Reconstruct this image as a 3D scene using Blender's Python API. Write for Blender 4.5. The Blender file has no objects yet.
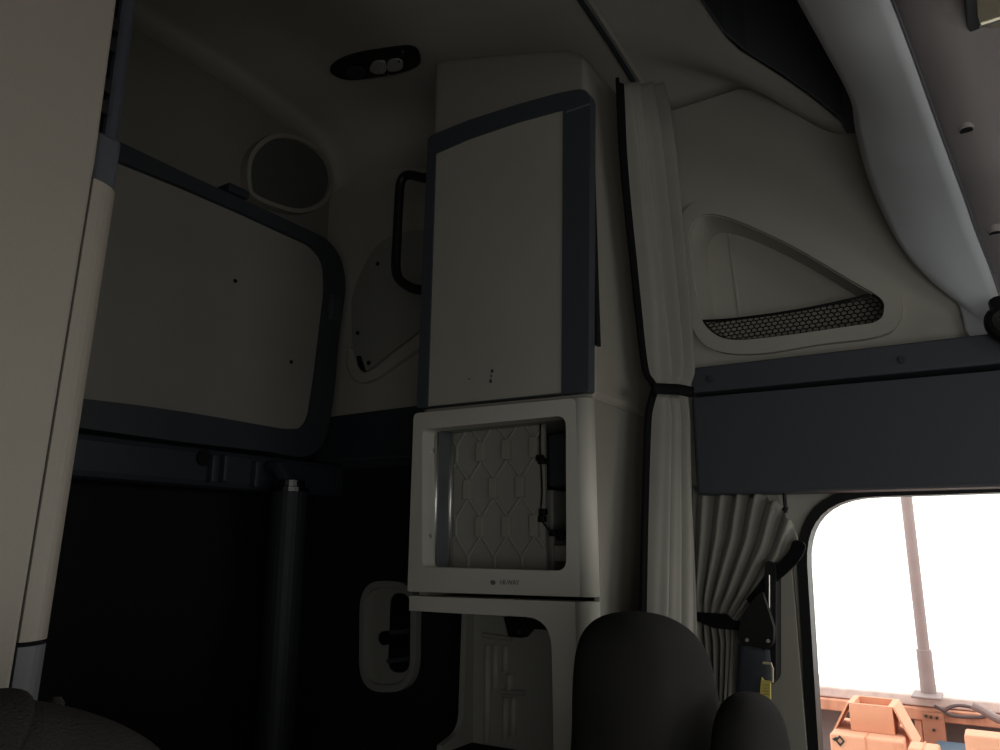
import bpy, math, random
from mathutils import Vector
from mathutils.geometry import tessellate_polygon
random.seed(4)
PI = math.pi
COL = bpy.context.scene.collection
# ---------------------------------------------------------------- scale: the cab is laid out in units of 1.25 m
S = 1.25
FZ = .35                                        # cab floor height in units
def W(p): return Vector((p[0]*S, p[1]*S, (p[2]-FZ)*S))
# ---------------------------------------------------------------- camera
AZ, PT, FP, CZ = math.radians(57), math.radians(13), 750.0, 1.35
fw = Vector((math.sin(AZ)*math.cos(PT), math.cos(AZ)*math.cos(PT), math.sin(PT)))
rt = Vector((math.cos(AZ), -math.sin(AZ), 0))
up = rt.cross(fw)
def on(ax, v, px, py):
    """a point of the plane axis=v, read off the photograph"""
    r = fw + rt*((px-500)/FP) + up*((375-py)/FP)
    c = Vector((0, 0, CZ)); t = (v-c[ax])/r[ax]
    return c + r*t
def P2(ax, v, pts):                              # plane points as 2D tuples
    o = [i for i in range(3) if i != ax]
    r = []
    for p in pts:
        q = on(ax, v, *p); r.append((q[o[0]], q[o[1]]))
    return r
cam = bpy.data.cameras.new('camera'); camo = bpy.data.objects.new('camera', cam); COL.objects.link(camo)
camo.location = W((0, 0, CZ)); camo.rotation_euler = (PI/2+PT, 0, -AZ)
cam.sensor_width = 36; cam.lens = FP/1000*36; cam.clip_start = .02; cam.clip_end = 200
bpy.context.scene.camera = camo
# ---------------------------------------------------------------- materials
def lin(c): c /= 255; return c/12.92 if c <= .04045 else ((c+.055)/1.055)**2.4
MATS = {}
def mat(name, rgb, rough=.6, metal=0, bump=0, bscale=300, var=0, vscale=6, spec=.5, aniso=None, sheen=0):
    if name in MATS: return MATS[name]
    m = bpy.data.materials.new(name); m.use_nodes = True; MATS[name] = m
    n, l = m.node_tree.nodes, m.node_tree.links
    b = n['Principled BSDF']
    b.inputs['Base Color'].default_value = (*rgb, 1)
    b.inputs['Roughness'].default_value = rough; b.inputs['Metallic'].default_value = metal
    b.inputs['Specular IOR Level'].default_value = spec
    if sheen: b.inputs['Sheen Weight'].default_value = sheen
    tc = n.new('ShaderNodeTexCoord')
    src = tc.outputs['Object']
    if aniso:
        mp = n.new('ShaderNodeMapping'); mp.inputs['Scale'].default_value = aniso
        l.new(src, mp.inputs[0]); src = mp.outputs[0]
    if var:
        t = n.new('ShaderNodeTexNoise'); t.inputs['Scale'].default_value = vscale; t.inputs['Detail'].default_value = 5
        l.new(src, t.inputs['Vector'])
        r = n.new('ShaderNodeValToRGB'); l.new(t.outputs['Fac'], r.inputs[0])
        r.color_ramp.elements[0].position = .3; r.color_ramp.elements[1].position = .7
        r.color_ramp.elements[0].color = (*[c*(1-var) for c in rgb], 1)
        r.color_ramp.elements[1].color = (*[min(1, c*(1+var)) for c in rgb], 1)
        l.new(r.outputs[0], b.inputs['Base Color'])
    if bump:
        t = n.new('ShaderNodeTexNoise'); t.inputs['Scale'].default_value = bscale; t.inputs['Detail'].default_value = 2
        l.new(src, t.inputs['Vector'])
        bp = n.new('ShaderNodeBump'); bp.inputs['Strength'].default_value = bump; bp.inputs['Distance'].default_value = .002
        l.new(t.outputs['Fac'], bp.inputs['Height']); l.new(bp.outputs[0], b.inputs['Normal'])
    return m
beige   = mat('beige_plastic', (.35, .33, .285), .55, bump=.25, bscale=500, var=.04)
framem  = mat('beige_lit_frame', (.60, .58, .525), .45, bump=.2, bscale=500, var=.03)  # the cabinet beige again, brightened: light on the niche frame put into the colour
sidem   = mat('beige_shaded_side', (.255, .243, .215), .6, bump=.25, bscale=500, var=.04)  # the cabinet beige again, darkened: shade behind the seat put into the colour
beige_l = mat('light_beige_plastic', (.305, .278, .242), .5, bump=.2, bscale=500, var=.04, vscale=4)
liner   = mat('headliner_cloth', (.52, .50, .46), .95, bump=.4, bscale=700, var=.06, vscale=3)
wallm   = mat('side_trim_cloth', (.47, .45, .405), .85, bump=.3, bscale=600, var=.05, vscale=3)
bunkm   = mat('bunk_board', (.29, .28, .26), .8, bump=.3, bscale=500, var=.06, vscale=5)
doorm   = mat('cabinet_door_panel', (.42, .405, .36), .6, bump=.2, bscale=500, var=.04, vscale=5)
navy    = mat('navy_plastic', (.058, .064, .078), .55, bump=.25, bscale=500)
navyd   = mat('dark_navy_plastic', (.034, .040, .055), .6, bump=.25, bscale=500)
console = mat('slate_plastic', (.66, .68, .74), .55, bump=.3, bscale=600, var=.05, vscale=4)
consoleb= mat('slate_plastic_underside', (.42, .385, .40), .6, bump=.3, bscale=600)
black   = mat('black_plastic', (.008, .008, .009), .5, spec=.3)
blackc  = mat('black_cloth', (.011, .011, .012), .95, bump=.8, bscale=900, spec=.1)
seatm   = mat('black_seat_fabric', (.014, .0135, .0135), .95, bump=.8, bscale=700, var=.15, vscale=8, spec=.15)
seatw   = mat('worn_seat_fabric', (.030, .028, .026), .95, bump=.8, bscale=500, var=.25, vscale=14, spec=.15)
curt    = mat('curtain_cloth', (.31, .30, .27), .9, bump=.5, bscale=900, var=.05, vscale=12, sheen=.1)
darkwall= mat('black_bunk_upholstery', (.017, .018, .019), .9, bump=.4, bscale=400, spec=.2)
chrome  = mat('chrome', (.75, .75, .74), .18, 1)
satin   = mat('satin_chrome', (.88, .88, .86), .42, 1)
steel   = mat('dull_steel', (.45, .44, .42), .35, 1)
grayp   = mat('grey_moulding', (.33, .325, .30), .5, bump=.2, bscale=400)
lens    = mat('clear_lens', (.5, .5, .5), .12, spec=.8)
bluegrey= mat('blue_grey_strip', (.20, .22, .25), .3, .4)
yellow  = mat('yellow_tag', (.72, .60, .16), .6)
tagprint= mat('tag_print', (.12, .10, .03), .7)
brass   = mat('pale_reflector', (.62, .57, .42), .25, .6)
carton  = mat('cardboard', (.70, .345, .225), .85, var=.06, vscale=3)
cartond = mat('cardboard_inner', (.62, .27, .16), .9)
timber  = mat('timber', (.58, .27, .18), .8, var=.18, vscale=5, aniso=(1, 6, 1))
timberd = mat('timber_dark', (.33, .135, .085), .8, var=.2, vscale=5)
block   = mat('shaded_block', (.17, .13, .13), .9, var=.2, vscale=4)  # dark tone carries the shade of the recess below the rail
polem   = mat('painted_pole', (.25, .185, .185), .6, var=.08, vscale=10)
cablem  = mat('cable_sheath', (.10, .065, .07), .5)
bluebin = mat('blue_plastic', (.02, .05, .09), .5)
concrete= mat('concrete', (.55, .52, .50), .9, var=.15, vscale=1)
inkm    = mat('black_ink', (.02, .02, .02), .7)
dust    = mat('frosted_ledge', (.62, .50, .48), .9, var=.15, vscale=20)
carpet  = mat('grey_floor_mat', (.20, .19, .18), .9, bump=.6, bscale=200)
glass = bpy.data.materials.new('window_glass'); glass.use_nodes = True
_n, _l = glass.node_tree.nodes, glass.node_tree.links; _n.remove(_n['Principled BSDF'])
_t = _n.new('ShaderNodeBsdfTransparent'); _g = _n.new('ShaderNodeBsdfGlossy'); _g.inputs['Roughness'].default_value = .02
_t.inputs[0].default_value = (.93, .95, .94, 1)
_x = _n.new('ShaderNodeMixShader'); _x.inputs[0].default_value = .05
_l.new(_t.outputs[0], _x.inputs[1]); _l.new(_g.outputs[0], _x.inputs[2]); _l.new(_x.outputs[0], _n['Material Output'].inputs[0])
# ---------------------------------------------------------------- object helpers
ORG = {}
def thing(name, label, cat, base, group=None, kind=None):
    o = bpy.data.objects.new(name, None); COL.objects.link(o); o.empty_display_size = .05
    w = W(base); o.location = w; ORG[o] = w
    if kind: o['kind'] = kind
    else: o['label'] = label; o['category'] = cat
    if group: o['group'] = group
    return o
def mk(name, verts, faces, m, parent=None, bevel=0, smooth=False, solid=0, seg=2, sub=0, info=None, soff=0):
    """link one mesh object; info = (label, category[, group]) or 'structure' for a top-level object"""
    vs = [W(v) for v in verts]
    if parent is not None: org = ORG[parent]
    else:
        xs = [v.x for v in vs]; ys = [v.y for v in vs]
        org = Vector(((min(xs)+max(xs))/2, (min(ys)+max(ys))/2, min(v.z for v in vs)))
    me = bpy.data.meshes.new(name)
    me.from_pydata([tuple(v-org) for v in vs], [], faces); me.validate(); me.update()
    import bmesh
    bm = bmesh.new(); bm.from_mesh(me); bmesh.ops.recalc_face_normals(bm, faces=bm.faces); bm.to_mesh(me); bm.free()
    me.materials.append(m)
    o = bpy.data.objects.new(name, me); COL.objects.link(o)
    if parent is not None: o.parent = parent
    else: o.location = org
    ORG[o] = org
    if smooth:
        me.polygons.foreach_set('use_smooth', [True]*len(me.polygons))
    if solid:
        md = o.modifiers.new('solidify', 'SOLIDIFY'); md.thickness = solid*S; md.offset = soff
    if bevel:
        md = o.modifiers.new('bevel', 'BEVEL'); md.width = bevel*S; md.segments = seg; md.limit_method = 'ANGLE'; md.angle_limit = math.radians(35)
    if sub:
        md = o.modifiers.new('subsurf', 'SUBSURF'); md.levels = sub; md.render_levels = sub
    if info == 'structure': o['kind'] = 'structure'
    elif info:
        o['label'] = info[0]; o['category'] = info[1]
        if len(info) > 2: o['group'] = info[2]
    return o
def join(*parts):
    V, F = [], []
    for v, f in parts:
        k = len(V); V += list(v); F += [[i+k for i in q] for q in f]
    return V, F
def fillet(pts, r, n=5):
    """round the corners of a 2D polygon"""
    out = []; N = len(pts)
    for i in range(N):
        rr = r[i] if isinstance(r, (list, tuple)) else r
        a, b, c = Vector(pts[i-1]), Vector(pts[i]), Vector(pts[(i+1) % N])
        if rr <= 0: out.append(tuple(b)); continue
        d1, d2 = (a-b), (c-b); k = min(rr, d1.length*.48, d2.length*.48)
        p, q = b+d1.normalized()*k, b+d2.normalized()*k
        for j in range(n+1):
            t = j/n; out.append(tuple(p*(1-t)**2 + b*2*t*(1-t) + q*t*t))
    return out
def smoothpoly(pts, n=4):
    out = []; N = len(pts)
    for i in range(N):
        p0, p1, p2, p3 = [Vector(pts[(i+k) % N]) for k in (-1, 0, 1, 2)]
        for j in range(n):
            t = j/n
            out.append(tuple(.5*((2*p1)+(-p0+p2)*t+(2*p0-5*p1+4*p2-p3)*t*t+(-p0+3*p1-3*p2+p3)*t**3)))
    return out
def lift(ax, v, q):
    r = list(q); r.insert(ax, v); return tuple(r)
def plate_g(ax, v0, v1, outer, holes=()):
    loops = [list(outer)]+[list(h) for h in holes]
    flat = [p for l in loops for p in l]; N = len(flat)
    tris = tessellate_polygon([[Vector((p[0], p[1], 0)) for p in l] for l in loops])
    V = [lift(ax, v0, p) for p in flat]+[lift(ax, v1, p) for p in flat]
    F = [list(t) for t in tris]+[[i+N for i in reversed(t)] for t in tris]
    k = 0
    for l in loops:
        n = len(l)
        for i in range(n): j = (i+1) % n; F.append([k+i, k+j, k+j+N, k+i+N])
        k += n
    return V, F
def plate(name, ax, v0, v1, outer, holes, m, parent=None, bevel=0, **k):
    V, F = plate_g(ax, v0, v1, outer, holes); return mk(name, V, F, m, parent, bevel, **k)
def box_g(x0, x1, y0, y1, z0, z1):
    return plate_g(2, z0, z1, [(x0, y0), (x1, y0), (x1, y1), (x0, y1)])
def rbox(name, x0, x1, y0, y1, z0, z1, m, parent=None, bevel=.008, **k):
    V = [(x, y, z) for z in (z0, z1) for x, y in ((x0, y0), (x1, y0), (x1, y1), (x0, y1))]
    F = [[0, 1, 2, 3], [4, 5, 6, 7], [0, 1, 5, 4], [1, 2, 6, 5], [2, 3, 7, 6], [3, 0, 4, 7]]
    return mk(name, V, F, m, parent, bevel, **k)
def boxg(x0, x1, y0, y1, z0, z1):
    V = [(x, y, z) for z in (z0, z1) for x, y in ((x0, y0), (x1, y0), (x1, y1), (x0, y1))]
    return V, [[0, 1, 2, 3], [4, 5, 6, 7], [0, 1, 5, 4], [1, 2, 6, 5], [2, 3, 7, 6], [3, 0, 4, 7]]
def catmull(pts, n=6):
    out = []; P = [Vector(p) for p in pts]
    for i in range(len(P)-1):
        p0, p1, p2, p3 = P[max(i-1, 0)], P[i], P[i+1], P[min(i+2, len(P)-1)]
        for j in range(n):
            t = j/n; out.append(.5*((2*p1)+(-p0+p2)*t+(2*p0-5*p1+4*p2-p3)*t*t+(-p0+3*p1-3*p2+p3)*t**3))
    out.append(P[-1]); return out
def tube_g(pts, r, n=10, caps=True, flat=1):
    P = [Vector(p) for p in pts]; V, F = [], []; nrm = None
    for i, p in enumerate(P):
        t = (P[min(i+1, len(P)-1)]-P[max(i-1, 0)]).normalized()
        if nrm is None:
            a = Vector((0, 0, 1)) if abs(t.z) < .9 else Vector((1, 0, 0)); nrm = t.cross(a).normalized()
        nrm = (nrm-t*nrm.dot(t)).normalized(); b = t.cross(nrm)
        rr = r[i] if isinstance(r, (list, tuple)) else r
        for k in range(n):
            a = 2*PI*k/n; V.append(tuple(p+nrm*math.cos(a)*rr+b*math.sin(a)*rr*flat))
    for i in range(len(P)-1):
        for k in range(n):
            k2 = (k+1) % n; F.append([i*n+k, i*n+k2, (i+1)*n+k2, (i+1)*n+k])
    if caps: F.append(list(range(n))); F.append([(len(P)-1)*n+k for k in range(n)])
    return V, F
def tube(name, pts, r, m, parent=None, n=10, sm=True, **k):
    V, F = tube_g(pts, r, n); return mk(name, V, F, m, parent, smooth=False, bevel=0, **k)
def disc_g(ax, v0, v1, c, r, n=16, ry=None):
    ry = ry or r
    return plate_g(ax, v0, v1, [(c[0]+r*math.cos(2*PI*i/n), c[1]+ry*math.sin(2*PI*i/n)) for i in range(n)])
def shrink(o, k):
    n = len(o); cx = sum(p[0] for p in o)/n; cy = sum(p[1] for p in o)/n
    return [(cx+(p[0]-cx)*k, cy+(p[1]-cy)*k) for p in o]
def inset(o, d):
    """move a polygon's edge inward by d (rough)"""
    n = len(o); area = sum(o[i-1][0]*o[i][1]-o[i][0]*o[i-1][1] for i in range(n)); s = 1 if area > 0 else -1
    out = []
    for i in range(n):
        a, b = Vector(o[i-1]), Vector(o[(i+1) % n]); t = (b-a).normalized()
        out.append((o[i][0]-t.y*d*s, o[i][1]+t.x*d*s))
    return out
def tub(name, ax, v0, v1, outer, m, parent=None, k=1.0, solid=.006, floor=True, **kw):
    """a recess: walls from the outline at v0 to a scaled one at v1, closed at v1"""
    inner = shrink(outer, k); n = len(outer)
    V = [lift(ax, v0, p) for p in outer]+[lift(ax, v1, p) for p in inner]
    F = [[i, (i+1) % n, (i+1) % n+n, i+n] for i in range(n)]
    if floor:
        F += [[i+n for i in t] for t in tessellate_polygon([[Vector((p[0], p[1], 0)) for p in inner]])]
    return mk(name, V, F, m, parent, solid=solid, **kw)
def pillow_g(ax, v, outline, th, rings=7, th2=None):
    """an upholstered shape: the outline on plane axis=v swelling th to either side"""
    n = len(outline); V = []; F = []; th2 = th if th2 is None else th2
    cx = sum(p[0] for p in outline)/n; cy = sum(p[1] for p in outline)/n
    def ring(k, d): return [lift(ax, v+d, (cx+(p[0]-cx)*k, cy+(p[1]-cy)*k)) for p in outline]
    levels = []
    for i in range(rings):
        a = PI/2*i/(rings-1); levels.append((1-.55*(1-math.cos(a))**1.0 if i < rings-1 else .45, -th*math.sin(a)**.8 if i else 0))
    L = [(k, -d*(th2/th)) for k, d in reversed(levels[1:])]+levels
    for k, d in L: V += ring(k, d)
    for i in range(len(L)-1):
        for j in range(n):
            j2 = (j+1) % n; F.append([i*n+j, i*n+j2, (i+1)*n+j2, (i+1)*n+j])
    c0 = len(V); V.append(lift(ax, v+L[0][1]*1.04, (cx, cy))); c1 = len(V); V.append(lift(ax, v+L[-1][1]*1.04, (cx, cy)))
    e = (len(L)-1)*n
    for j in range(n): F.append([j, (j+1) % n, c0]); F.append([e+j, e+(j+1) % n, c1])
    return V, F
def grid_g(fn, nu, nv):
    V = [tuple(fn(i/nu, j/nv)) for j in range(nv+1) for i in range(nu+1)]
    F = [[j*(nu+1)+i, j*(nu+1)+i+1, (j+1)*(nu+1)+i+1, (j+1)*(nu+1)+i] for j in range(nv) for i in range(nu)]
    return V, F
def lerp(a, b, t): return a+(b-a)*t
def sst(t): t = max(0, min(1, t)); return t*t*(3-2*t)
def poly_at(pl, t):
    """point at t in 0..1 along a list of vectors"""
    n = len(pl)-1; f = min(max(t*n, 0), n-1e-6); i = int(f); return Vector(pl[i]).lerp(Vector(pl[i+1]), f-i)
def resample(pts, n):
    P = [Vector(p) for p in pts]; d = [0]
    for a, b in zip(P, P[1:]): d.append(d[-1]+(b-a).length)
    out = []
    for i in range(n):
        s = d[-1]*i/(n-1); k = 0
        while k < len(d)-2 and d[k+1] < s: k += 1
        out.append(P[k].lerp(P[k+1], (s-d[k])/max(1e-9, d[k+1]-d[k])))
    return out

XL, XR, YF, YB, ZT = -.42, 1.5, -1.3, 1.6, 2.62
# ================================================================ SETTING
plate('floor', 2, FZ-.04, FZ, [(XL-.03, YF-.03), (XR+.03, YF-.03), (XR+.03, YB+.03), (XL-.03, YB+.03)], [], carpet, info='structure')
plate('wall_rear', 1, YB, YB+.03, [(XL-.03, FZ), (XR+.03, FZ), (XR+.03, ZT), (XL-.03, ZT)], [], mat('rear_wall_cloth_shaded', (.235, .228, .205), .95, bump=.3, bscale=600, var=.05, vscale=3), info='structure')  # cloth painted darker to stand for the weak light on this wall
win = P2(0, XR, [(812, 497), (822, 600), (828, 700), (835, 800)])
w_out = fillet([(-1.12, 1.443), (.299, 1.443), (.315, .86), (-1.12, .86)], [.05, .125, .06, .06], 10)
pocket_out = smoothpoly(P2(0, XR, [(682, 232), (688, 211), (706, 203), (740, 204), (795, 224), (850, 254), (893, 283), (903, 306), (897, 328), (875, 339), (820, 346), (762, 355), (722, 353), (700, 339), (688, 305)]), 4)
pocket_in = smoothpoly(P2(0, XR, [(691, 238), (697, 222), (710, 216), (737, 222), (792, 247), (850, 281), (880, 299), (885, 311), (878, 323), (850, 328), (770, 339), (732, 341), (712, 332), (701, 314), (695, 280)]), 4)
plate('wall_right', 0, XR, XR+.03, [(YF, FZ), (YB, FZ), (YB, ZT), (YF, ZT)], [w_out, pocket_in], wallm, info='structure')
wl = fillet([(-1.1, 1.44), (.0, 1.44), (.0, .92), (-1.1, .92)], .06)
plate('wall_left', 0, XL-.03, XL, [(YF, FZ), (YB, FZ), (YB, ZT), (YF, ZT)], [wl], wallm, info='structure')
ws = fillet([(XL+.25, 1.30), (XR-.25, 1.30), (XR-.29, 1.66), (XL+.29, 1.66)], .07)
plate('wall_front', 1, YF-.03, YF, [(XL-.03, FZ), (XR+.03, FZ), (XR+.03, ZT), (XL-.03, ZT)], [ws], beige, info='structure')
plate('ceiling', 2, ZT, ZT+.03, [(XL-.03, YF-.03), (XR+.03, YF-.03), (XR+.03, YB+.03), (XL-.03, YB+.03)], [], liner, info='structure')
# headliner: the moulded inner ceiling, rolling down to a lip at the front
lipw = [on(0, x, px, py) for x, px, py in ((1.02, 640, -75), (1.14, 670, -38), (1.24, 700, 2), (1.30, 722, 35), (1.335, 735, 49), (1.37, 760, 64), (1.40, 785, 80), (1.445, 818, 104), (1.498, 853, 133))]
def lip(X):
    a = abs(X-.575)+.575                                    # the cab is symmetric about x = .575 - .035
    if a <= lipw[0].x: return lipw[0].y, lipw[0].z+(lipw[0].x-a)*.05
    for p, q in zip(lipw, lipw[1:]):
        if p.x <= a <= q.x:
            t = (a-p.x)/(q.x-p.x); return lerp(p.y, q.y, t), lerp(p.z, q.z, t)
    return lipw[-1].y, lipw[-1].z
def cz(X, Y):
    base = 2.385+.06*sst((Y-.5)/.4)+.16*sst((Y-.8)/.6)
    a = abs(X-.575)
    k = max(0, a-.42); base -= k*k*.24
    yl, zl = lip(X)
    t = sst((Y-yl)/.22)
    z = lerp(zl, base, t)
    R_ = .13*sst((Y-.85)/.25)                         # coved corners at the back of the sleeper
    if R_ > .001:
        for d, R_ in ((YB-Y, min(R_, .035)), (XR-X, R_), (X-XL, R_)):
            if d < R_: z -= (R_-math.sqrt(max(0, R_*R_-(R_-d)**2)))*.9
    return z
def cg(u, v):
    X = lerp(XL, XR, u); yl, _ = lip(X); Y = lerp(yl, YB, v**1.3); return (X, Y, cz(X, Y))
V, F = grid_g(cg, 60, 44)
mk('ceiling_headliner', V, F, liner, smooth=True, solid=.012, soff=1, info='structure')
# dark overhead compartment behind the roof console
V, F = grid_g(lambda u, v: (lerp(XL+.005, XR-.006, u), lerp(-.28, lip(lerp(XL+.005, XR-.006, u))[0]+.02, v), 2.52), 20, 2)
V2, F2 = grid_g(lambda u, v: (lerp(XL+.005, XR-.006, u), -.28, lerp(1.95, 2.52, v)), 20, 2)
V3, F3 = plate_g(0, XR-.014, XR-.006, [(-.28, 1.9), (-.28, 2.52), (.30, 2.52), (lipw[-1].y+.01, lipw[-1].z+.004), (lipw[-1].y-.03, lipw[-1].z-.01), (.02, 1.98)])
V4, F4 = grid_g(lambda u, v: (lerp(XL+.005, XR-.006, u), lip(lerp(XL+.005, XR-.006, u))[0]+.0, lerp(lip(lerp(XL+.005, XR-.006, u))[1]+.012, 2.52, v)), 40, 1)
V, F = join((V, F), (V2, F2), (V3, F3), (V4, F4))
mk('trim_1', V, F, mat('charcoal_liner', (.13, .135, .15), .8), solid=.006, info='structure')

# ================================================================ ROOF CONSOLE (front overhead)
E1 = [on(0, x, px, py) for x, px, py in ((.55, 700, -190), (.78, 760, -75), (1.0, 800, 0), (1.13, 826, 47), (1.25, 852, 97), (1.31, 857, 128), (1.38, 868, 172), (1.43, 884, 212), (1.46, 905, 250), (1.478, 935, 282), (1.49, 956, 294), (1.492, 967, 334))]
E2 = [on(0, x, px, py) for x, px, py in ((.55, 800, -210), (.78, 855, -82), (1.0, 890, 0), (1.11, 912, 58), (1.21, 930, 108), (1.29, 946, 152), (1.36, 962, 195), (1.41, 975, 232), (1.45, 990, 270), (1.47, 1000, 300), (1.482, 1008, 328), (1.485, 1012, 340))]
E1 = [Vector((XL+.01, E1[0].y, E1[0].z))]+catmull(E1, 4); E2 = [Vector((XL+.01, E2[0].y, E2[0].z))]+catmull(E2, 4)
con = thing('overhead_console', 'slate grey moulded overhead console above the side window, with screws and a reading lamp', 'overhead console', (1.0, -.1, 2.0))
def ca(u, v):
    a, b = poly_at(E1, u), poly_at(E2, u)
    p = a.lerp(b, v); bul = math.sin(PI*v)*.012
    return p+Vector((-bul*.3, bul*.6, -bul))
V, F = grid_g(ca, 90, 8)
mk('rear_face', V, F, console, con, smooth=True, solid=.008, soff=0)
def cb(u, v):
    a = poly_at(E2, u); g = .012*(1-min(1, v*40))
    return a+Vector((-.03*v*0, -.52*v, -.02*sst(v)+.006))
V, F = grid_g(cb, 60, 8)
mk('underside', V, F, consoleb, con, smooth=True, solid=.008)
tube('seam', [p+Vector((0, -.003, .000)) for p in E2[1:]], .0016, mat('seam_slate', (.14, .14, .16), .6), con, 6)
V, F = grid_g(lambda u, v: poly_at(E1, u)+Vector((0, -.012-.10*v, .004+.02*v)), 60, 2)
mk('shelf_floor', V, F, navyd, con, solid=.006)
def cunder(px, py):                                # a point of the underside seen at a pixel
    best = None
    for i in range(200):
        for j in range(60):
            q = Vector(cb(i/200, j/60)); d = q-Vector((0, 0, CZ)); z = d.dot(fw)
            if z <= 0: continue
            e = (500+FP*d.dot(rt)/z-px)**2+(375-FP*d.dot(up)/z-py)**2
            if best is None or e < best[0]: best = (e, q)
    return best[1]
for px, py in ((967, 126), (994, 229)):
    q = cunder(px, py)
    V, F = disc_g(2, q.z-.006, q.z+.006, (q.x, q.y), .012, 16, .011)
    s = mk('screw_cover', V, F, consoleb, con, bevel=.002)
    V, F = disc_g(2, q.z-.0075, q.z-.0055, (q.x, q.y), .009, 12)
    mk('screw_hole', V, F, black, s)
q = cunder(1003, 8)
V, F = plate_g(2, q.z-.010, q.z+.008, fillet([(q.x-.16, q.y-.09), (q.x+.055, q.y-.09), (q.x+.062, q.y+.040), (q.x-.16, q.y+.040)], .075))
lampb = mk('reading_lamp', V, F, navy, con, bevel=.004)
V, F = plate_g(2, q.z-.013, q.z-.008, fillet([(q.x-.14, q.y-.075), (q.x+.022, q.y-.075), (q.x+.034, q.y+.028), (q.x-.14, q.y+.028)], .05))
mk('lamp_lens', V, F, brass, lampb, bevel=.002)
V, F = boxg(q.x+.004, q.x+.010, q.y-.06, q.y+.026, q.z-.0150, q.z-.0125)
mk('lamp_rim', V, F, chrome, lampb)
# black end of a grab handle at the right edge
h = [on(0, 1.40, px, py) for px, py in ((1000, 312), (994, 318), (996, 328), (1012, 338), (1040, 345), (1090, 352))]
hv = [Vector((1.41, h[0].y, h[0].z+.02))]+h+[Vector((1.40, h[-1].y-.03, h[-1].z+.12))]
tube('grab_handle', catmull(hv, 5), .014, black, con, 12)

# ================================================================ SIDE WALL: pocket, header, window
# triangular pocket
pk = thing('wall_pocket', 'rounded triangular storage pocket with a raised beige rim and a black net', 'storage pocket', (XR, .3, 1.75))
V, F = plate_g(0, XR-.014, XR+.004, pocket_out, [pocket_in]); mk('rim', V, F, wallm, pk, bevel=.005, seg=3)
tub('recess', 0, XR-.004, XR+.085, inset(pocket_in, -.001), wallm, pk, k=.95)
pb = [on(0, XR+.082, 728, 228), on(0, XR+.082, 741, 325)]
tube('rib', pb, .0035, wallm, pk, 6)
# net: hexagonal mesh hanging over the lower edge
netpoly = P2(0, XR-.006, [(703, 321), (725, 320), (760, 316), (800, 310), (835, 303), (868, 296), (880, 299), (885, 311), (878, 323), (850, 328), (770, 339), (732, 341), (712, 332)])
def inside(p, poly):
    c = False; j = len(poly)-1
    for i in range(len(poly)):
        a, b = poly[i], poly[j]
        if (a[1] > p[1]) != (b[1] > p[1]) and p[0] < (b[0]-a[0])*(p[1]-a[1])/(b[1]-a[1])+a[0]: c = not c
        j = i
    return c
parts = []; hx = .0105
ys = [p[0] for p in netpoly]; zs = [p[1] for p in netpoly]
sl = (netpoly[5][1]-netpoly[0][1])/(netpoly[5][0]-netpoly[0][0])*.6
r_ = 0
for row in range(60):
    z0 = min(zs)-.03+row*hx*.75
    for c in range(60):
        y0 = min(ys)+c*hx*1.1+(hx*.55 if row % 2 else 0)
        w, hh = hx*.55, hx*.25
        A = [(y0, z0+hh*2), (y0+w, z0+hh), (y0+w, z0-hh), (y0, z0-hh*2)]
        for p, q in ((A[0], A[1]), (A[1], A[2]), (A[2], A[3])):
            p = (p[0], p[1]+sl*(p[0]-ys[0])); q = (q[0], q[1]+sl*(q[0]-ys[0]))
            if inside(p, netpoly) and inside(q, netpoly):
                parts.append(tube_g([(XR-.004, *p), (XR-.004, *q)], .0013, 4, False))
V, F = join(*parts); mk('net', V, F, black, pk)
top = catmull([on(0, XR-.006, *p) for p in ((702, 321), (725, 320), (760, 316), (800, 310), (835, 303), (870, 295))], 4)
tube('elastic_cord', top, .003, black, pk, 8)
bot = catmull([on(0, XR-.010, *p) for p in ((703, 321), (712, 332), (732, 340), (770, 338), (850, 327), (878, 322), (884, 311), (880, 300), (872, 295))], 4)
tube('net_hem', bot, .0025, black, pk, 8)
# header over the window
HX = 1.43
hd = thing('window_header', 'navy header panel above the side window, two screws in its upper strip', 'trim panel', (1.46, .2, 1.43))
up_o = P2(0, HX, [(691, 369), (800, 356), (968, 337), (1110, 350), (1110, 367), (1000, 376), (800, 388), (692, 396)])
a = on(0, HX, 692, 396); b_ = on(0, HX, 697, 495)
yl = on(0, HX, 691, 369).y; yl = .478
up_o = [(yl, on(0, HX, 691, 369).z), (-.02, on(0, HX, 985, 335).z), (-.9, 1.70), (-.9, 1.635), (-.02, 1.640), (yl, on(0, HX, 692, 394).z)]
lo_o = [(yl, on(0, HX, 692, 397).z), (-.02, 1.632), (-.9, 1.627), (-.9, on(0, HX, 900, 496).z), (yl, on(0, HX, 697, 495).z)]
V, F = plate_g(0, HX-.008, XR, up_o); ust = mk('upper_strip', V, F, navy, hd, bevel=.006, seg=3)
V, F = plate_g(0, HX, XR, lo_o); mk('lower_panel', V, F, navy, hd, bevel=.008, seg=3)
for px, py in ((711, 379), (902, 360)):
    q = on(0, HX-.008, px, py); V, F = disc_g(0, HX-.012, HX-.006, (q.y, q.z), .0065, 12); s = mk('screw', V, F, navyd, ust, bevel=.0015)
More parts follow.
